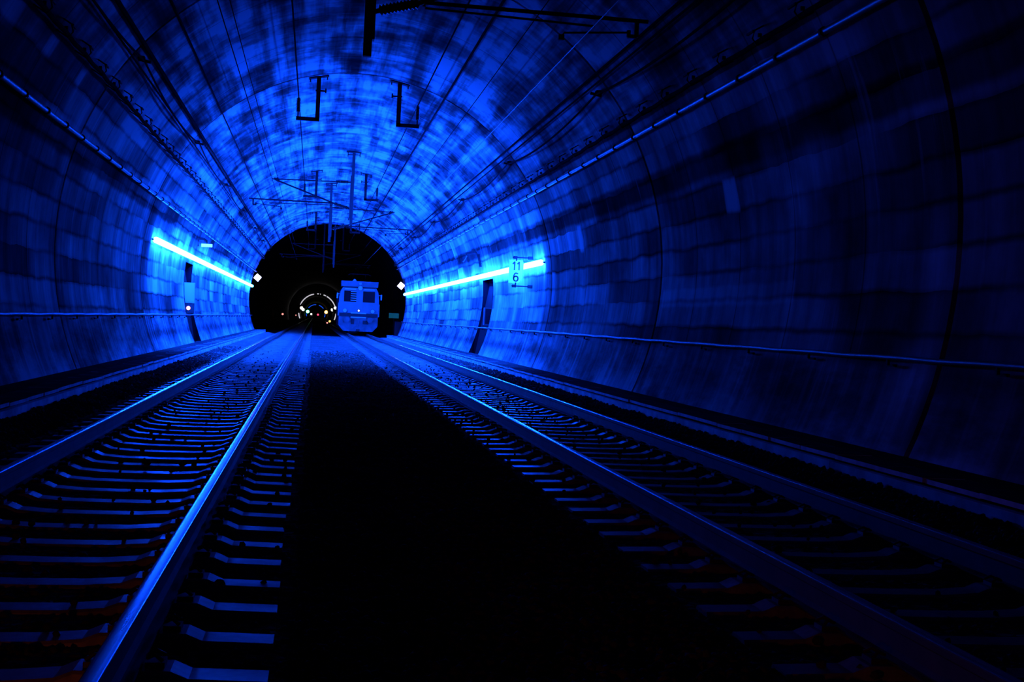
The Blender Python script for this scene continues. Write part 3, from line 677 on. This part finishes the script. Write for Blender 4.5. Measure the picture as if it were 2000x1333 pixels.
root = thing('equipment_cabinet', 'pale grey cabinet with black box below in the left niche', 'cabinet', (xl, 49.75, WALK_Z))
MB().box((.0, .0, 1.78), (.40, .30, .74)).build('cabinet_body', M['cabinet'], root)
MB().box((.02, -.155, 1.78), (.34, .012, .66)).build('cabinet_door', M['cabinet'], root)
MB().box((.04, .05, 1.22), (.36, .34, .36)).build('black_box', M['loco_dark'], root)
MB().bbox(-.36, -.10, -.05, .05, 1.25, 1.95).build('wall_bracket', M['dsteel'], root)
MB().tube([(-.24, -.1, 2.15), (-.24, -.1, 1.1)], .025, 6).build('cable_drop', M['pipe'], root)
root = thing('marker_lamp', 'small glowing orange marker lamp beside the left niche cabinet', 'lamp', (xl + .07, 49.1, WALK_Z))
MB().tube([(0, 0, 1.22), (-.25, .05, 1.22)], .02, 8).build('lamp_arm', M['dsteel'], root)
MB().disc((0, -.05, 1.22), .09, .10, 12).build('lamp_housing', M['dsteel'], root)
MB().disc((0, -.11, 1.22), .075, .02, 12).build('lamp_lens', plain('marker_glow', (.5, .2, .1), .4, emit=(1., .38, .22), es=2.2), root)
# dark box in the right niche
root = thing('equipment_cabinet', 'black equipment box fixed in the right niche', 'cabinet', (cyl(-5, RR - .04).x, 50.0, WALK_Z))
MB().box((0, 0, 1.45), (.36, .34, .66)).build('cabinet_body', M['loco_dark'], root); MB().box((0, -.175, 1.45), (.3, .012, .58)).build('cabinet_door', M['door'], root)
MB().bbox(.10, .30, -.05, .05, 1.3, 1.6).build('wall_bracket', M['dsteel'], root)

# ------------------------------------------------------------------ floodlights at the bore end
for x, z, sgn, lab in ((-4.13, 3.76, -1, 'bright white floodlight at the bore end on the left wall'), (6.19, 3.70, 1, 'bright white floodlight at the bore end on the right wall')):
    root = thing('floodlight', lab, 'floodlight', (x, 97.2, z))
    R45 = Matrix.Rotation(math.radians(38), 3, 'Y')
    MB().box((0, .10, 0), (.44, .2, .44), rot=R45).build('housing', M['dsteel'], root)
    MB().box((0, -.015, 0), (.40, .03, .40), rot=R45).build('lamp_panel', M['lamp'], root)
    MB().tube([(0, .15, 0), (sgn * .30, .15, .14)], .03, 8).build('wall_arm', M['dsteel'], root)

# ------------------------------------------------------------------ work locomotive
LX, LY = TRK[1] + .03, 103.
root = thing('work_locomotive', 'pale boxy work locomotive with two front windows', 'locomotive', (LX, LY, 0))
side = [(1.12, .16), (1.42, .50), (1.50, .62), (1.50, 1.30)]
low = side + [(-x, z) for x, z in side[::-1]]
MB().extr(low, .12, 13.).build('lower_apron', M['loco_low'], root)
sideb = [(1.52, 1.30), (1.53, 2.7), (1.45, 3.20), (1.28, 3.52)]
mb = MB(); mb.extr(sideb + [(-x, z) for x, z in sideb[::-1]], .0, 13.); mb.build('body', M['loco'], root)
mb = MB(); v = [(-1.40, -.10, 3.60), (1.40, -.10, 3.60), (1.42, -.30, 4.02), (-1.42, -.30, 4.02), (-1.40, 2.6, 3.60), (1.40, 2.6, 3.60), (1.42, 2.6, 4.02), (-1.42, 2.6, 4.02)]
mb.add(v, [(0, 1, 2, 3), (4, 7, 6, 5), (0, 4, 5, 1), (3, 2, 6, 7), (0, 3, 7, 4), (1, 5, 6, 2)]); mb.build('roof_visor', M['loco'], root)
MB().bbox(-1.25, 1.25, -.02, 12.9, 3.50, 3.62).build('roof_gutter', M['loco_dark'], root)
for sx in (-1, 1):
    x0, x1 = (-1.17, -.22) if sx < 0 else (.28, 1.20)
    wn = MB().bbox(x0, x1, -.015, .05, 2.42, 3.27).build('window', M['glass'], root)
    fr = MB()
    for (a, b, c, d) in ((x0 - .06, x1 + .06, 3.27, 3.33), (x0 - .06, x1 + .06, 2.36, 2.42), (x0 - .06, x0, 2.42, 3.27), (x1, x1 + .06, 2.42, 3.27)): fr.bbox(a, b, -.03, .02, c, d)
    fr.build('window_frame', M['loco'], wn)
    if sx < 0:
        for q in range(5): MB().bbox(-.66, -.22, -.05, -.018, 2.52 + .165 * q, 2.575 + .165 * q).build('blind_slat', M['loco_pale'], wn)
    MB().bbox(x0 + .05, x1 - .05, -.04, .0, 3.37, 3.45).build('window_visor', M['loco_pale'], root)
    hl = MB().disc((sx * 1.06, -.05, 1.74), .17, .14, 18).build('headlamp', M['loco_dark'], root); MB().disc((sx * 1.06, -.13, 1.74), .15, .03, 18).build('headlamp_lens', M['lens'], hl)
    mr = MB(); mr.box((sx * 1.68, -.1, 2.85), (.10, .06, .42)); mr.tube([(sx * 1.5, 0, 3.0), (sx * 1.68, -.08, 3.0)], .02, 6); mr.build('mirror', M['loco_pale'], root)
    MB().tube([(sx * 1.56, -.05, 1.35), (sx * 1.56, -.05, 2.3)], .025, 6).build('grab_rail', M['loco_pale'], root)
    bf = MB(); bf.tube([(sx * .88, .1, 1.06), (sx * .88, -.30, 1.06)], .09, 10); bf.disc((sx * .88, -.33, 1.06), .21, .05, 16); bf.build('buffer', M['loco_low'], root)
    for wy in (2.2, 4.6, 8.6, 11.):
        wh = MB(); wh.tube([(sx * .82, wy, .44), (sx * .69, wy, .44)], .44, 20); wh.build('wheel', M['dsteel'], root)
hl = MB().disc((.05, -.06, 3.50), .19, .16, 20).build('headlamp', M['loco_dark'], root); MB().disc((.05, -.15, 3.50), .17, .03, 20).build('headlamp_lens', M['lens'], hl)
hl = MB().disc((.0, -.04, 1.76), .10, .1, 14).build('headlamp', M['loco_dark'], root); MB().disc((.0, -.10, 1.76), .07, .02, 14).build('headlamp_lens', plain('lit_headlamp', (.8, .8, .8), .3, emit=(.9, .95, 1.), es=2.5), hl)
MB().bbox(-1.46, 1.46, -.10, .1, 1.30, 1.56).build('bumper_beam', M['loco_dark'], root)
MB().bbox(-.60, .58, -.16, -.02, 1.53, 1.61).build('step_bar', M['loco_pale'], root)
MB().bbox(-.60, .56, -.16, -.02, 1.20, 1.28).build('step_bar', M['loco_pale'], root)
MB().bbox(-.14, .14, .0, .13, .18, .34).build('coupling_pocket', M['loco_dark'], root); MB().tube([(0, .0, .95), (0, -.28, .95), (0, -.3, .62)], .05, 8).build('coupling_hook', M['loco_low'], root)
MB().bbox(-.56, -.30, .08, .14, .7, 1.1).build('vent_grille', M['loco_dark'], root); MB().bbox(.35, .75, .08, .14, .72, 1.02).build('vent_grille', M['loco_dark'], root)
mb = MB(); mb.tube([(-.42, -.2, 4.02), (-.42, -.2, 4.10)], .13, 12); mb.tube([(-.42, -.2, 4.10), (-.42, -.2, 4.18)], [.11, .05], 12); mb.build('roof_beacon', M['lens'], root)
mb = MB(); mb.tube([(-.05, -.32, 3.80), (.12, -.30, 3.86)], .10, 10); mb.build('roof_horn', M['loco_pale'], root)
mb = MB()
for e in (-.55, .55): mb.tube([(e, 1.4, 4.02), (e * .9, 3.0, 4.40), (e * .8, 1.6, 4.58)], .03, 6)
mb.tube([(-.9, 1.6, 4.52), (-.7, 1.6, 4.62), (.7, 1.6, 4.62), (.9, 1.6, 4.52)], .03, 6); mb.build('pantograph', M['dsteel'], root)

# ------------------------------------------------------------------ things beside the locomotive
root = thing('signal_cabinet', 'reddish floor cabinet beside the locomotive at the hall wall', 'cabinet', (6.75, 107.5, -.26))
MB().bbox(-.30, .30, -.25, .25, .0, 1.30).build('cabinet_body', M['red_cabinet'], root); MB().bbox(-.26, .26, -.27, -.24, .08, 1.2).build('cabinet_door', M['red_cabinet'], root); MB().bbox(-.34, .34, -.29, .29, 1.30, 1.36).build('cabinet_roof', M['dsteel'], root)
root = thing('green_glow_panel', 'green panel above the reddish cabinet, its lamplight added as faint glow', 'sign', (6.42, 108.2, -.26))
MB().tube([(0, 0, 0), (0, 0, 1.6)], .04, 8).build('panel_post', M['dsteel'], root); MB().bbox(-.40, .40, -.06, .06, 1.58, 1.98).build('glow_panel', M['green_panel'], root)

# ------------------------------------------------------------------ lights far down the line
def post_lamp(name, label, cat, x, y, z, r, mat, n_group=None, base=-.26, square=False):
    root = thing(name, label, cat, (x, y, base), group=n_group)
    MB().tube([(0, .05, 0), (0, .05, z - base)], max(.05, r * .15), 8).build('post', M['dsteel'], root)
    MB().box((0, .1, z - base), (r * 2.3, .2, r * 2.6)).build('housing', M['dsteel'], root)
    MB().disc((0, -.02, z - base), r, .04, 16).build('lens', mat, root)
ray = lambda sx, sz, y: (sx * y, y, CAM_H + sz * y)
def far(name, label, cat, sx, sz, y, r, mat):
    x, yy, z = ray(sx, sz, y); post_lamp(name, label, cat, x, y, z, r, mat)
far('line_signal', 'green line signal far down the clear track', 'signal', -.00473, .00283, 680, .78, M['green'])
far('line_signal', 'orange line signal far down the locomotive track', 'signal', .00885, .00311, 660, .78, M['orange'])
far('dwarf_signal', 'small amber ground lamp between the tracks in the hall', 'signal',   .0118, -.00363, 156, .13, M['amber'])
far('dwarf_signal', 'tiny rose ground lamp between the tracks in the hall', 'signal', .00998, -.00486, 150, .09, M['rose'])
far('marker_lamp', 'tiny rose marker lamp by the left hall wall, nearer the bore', 'lamp', -.02303, .00003, 255, .19, M['rose'])
far('marker_lamp', 'tiny rose marker lamp by the left hall wall, deep in the hall', 'lamp', -.01326, -.00026, 395, .17, M['rose'])
for (sx, sz, y, r, lab) in ((-.00937, .00527, 402, .42, 'left white lamp at the mouth of the distant bore'), (-.00819, .00418, 480, .46, 'left white lamp inside the distant bore'), (.01552, .0065, 402, .42, 'right white lamp at the mouth of the distant bore'), (.01331, .00505, 480, .46, 'right white lamp inside the distant bore')):
    x, yy, z = ray(sx, sz, y); s = -1 if x < XC else 1
    root = thing('bore_lamp', lab, 'lamp', (x, y, z))
    MB().disc((0, -.05, 0), r, .1, 16).build('lens', M['lampfar'], root); MB().box((0, .1, 0), (r * 2, .2, r * 2)).build('housing', M['dsteel'], root)
    wall_x = XC + s * math.sqrt(RR ** 2 - (z - ZC) ** 2); MB().tube([(0, .1, 0), (wall_x - x, .1, 0)], .05, 6).build('wall_arm', M['dsteel'], root)
for (sx, sz, y, r, m_, xx, lab, kind) in ((-.00201, .00105, 700, .40, M['lampfar'], TRK[0], 'added trolley to carry one white lamp far down the clear track', 'white'), (.0029, .00091, 690, .48, M['red'], TRK[1], 'added trolley to carry one red lamp far down the locomotive track', 'red')):
    x, yy, z = ray(sx, sz, y); root = thing('added_trolley', lab, 'trolley', (xx, y, 0))  # trolley bodies added to carry the two distant lamps
    MB().bbox(-1.2, 1.2, .1, 4, .45, 1.9).build('trolley_body', M['rock'], root); MB().bbox(-1.3, 1.3, .0, 4.1, .32, .47).build('trolley_deck', M['dsteel'], root)
    for s in (-1, 1):
        for wy in (.8, 3.3): MB().tube([(s * .80, wy, .24), (s * .70, wy, .24)], .24, 14).build('wheel', M['dsteel'], root)
    MB().disc((x - xx, .05, z), r, .1, 14).build('lamp_lens', m_, root)
def rim_glow(name, label, y, r, segs, mat, w):  # glowing arcs added where light falls on the bore rim
    root = thing(name, label, 'rim glow', (XC, y, ZC))
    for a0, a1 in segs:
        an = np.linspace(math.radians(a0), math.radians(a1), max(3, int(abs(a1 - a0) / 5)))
        MB().tube([(r * math.cos(a), 0, r * math.sin(a)) for a in an], w, 8).build('glow_segment', mat, root, True)
rim_glow('rim_glow', 'broken pale glow added for the lamplit rim of the distant bore', 403.6, RR - .12, ((-22, -2), (22, 62), (65, 73), (82, 84), (88, 93), (103, 158), (185, 202)), M['arch'], .15)
rim_glow('rim_glow', 'dim glow added for the blue light arching inside the distant bore', 790, RR - .2, ((-18, 2), (38, 72), (90, 142), (180, 196)), M['arch_blue'], .22)

# ------------------------------------------------------------------ lantern added for the unseen warm light on the nearest sleepers
root = thing('added_lantern', 'reddish lantern added behind the viewpoint for an unseen warm light on the sleepers', 'lantern', (-1.75, .6, -.24))
MB().tube([(0, 0, 0), (0, 0, .04), (0, 0, .34)], [.09, .07, .03], 12).build('lantern_base', M['dsteel'], root)
MB().tube([(0, 0, .34), (0, 0, .44)], .04, 12).build('lantern_glass', M['warm'], root)
MB().tube([(0, 0, .44), (0, 0, .47), (0, 0, .51)], [.06, .06, .03], 12).build('lantern_cap', M['dsteel'], root)
mb = MB(); mb.tube([(.06 * math.cos(t), 0, .47 + .10 * math.sin(t)) for t in np.linspace(0, PI, 9)], .006, 6); mb.build('lantern_handle', M['dsteel'], root)
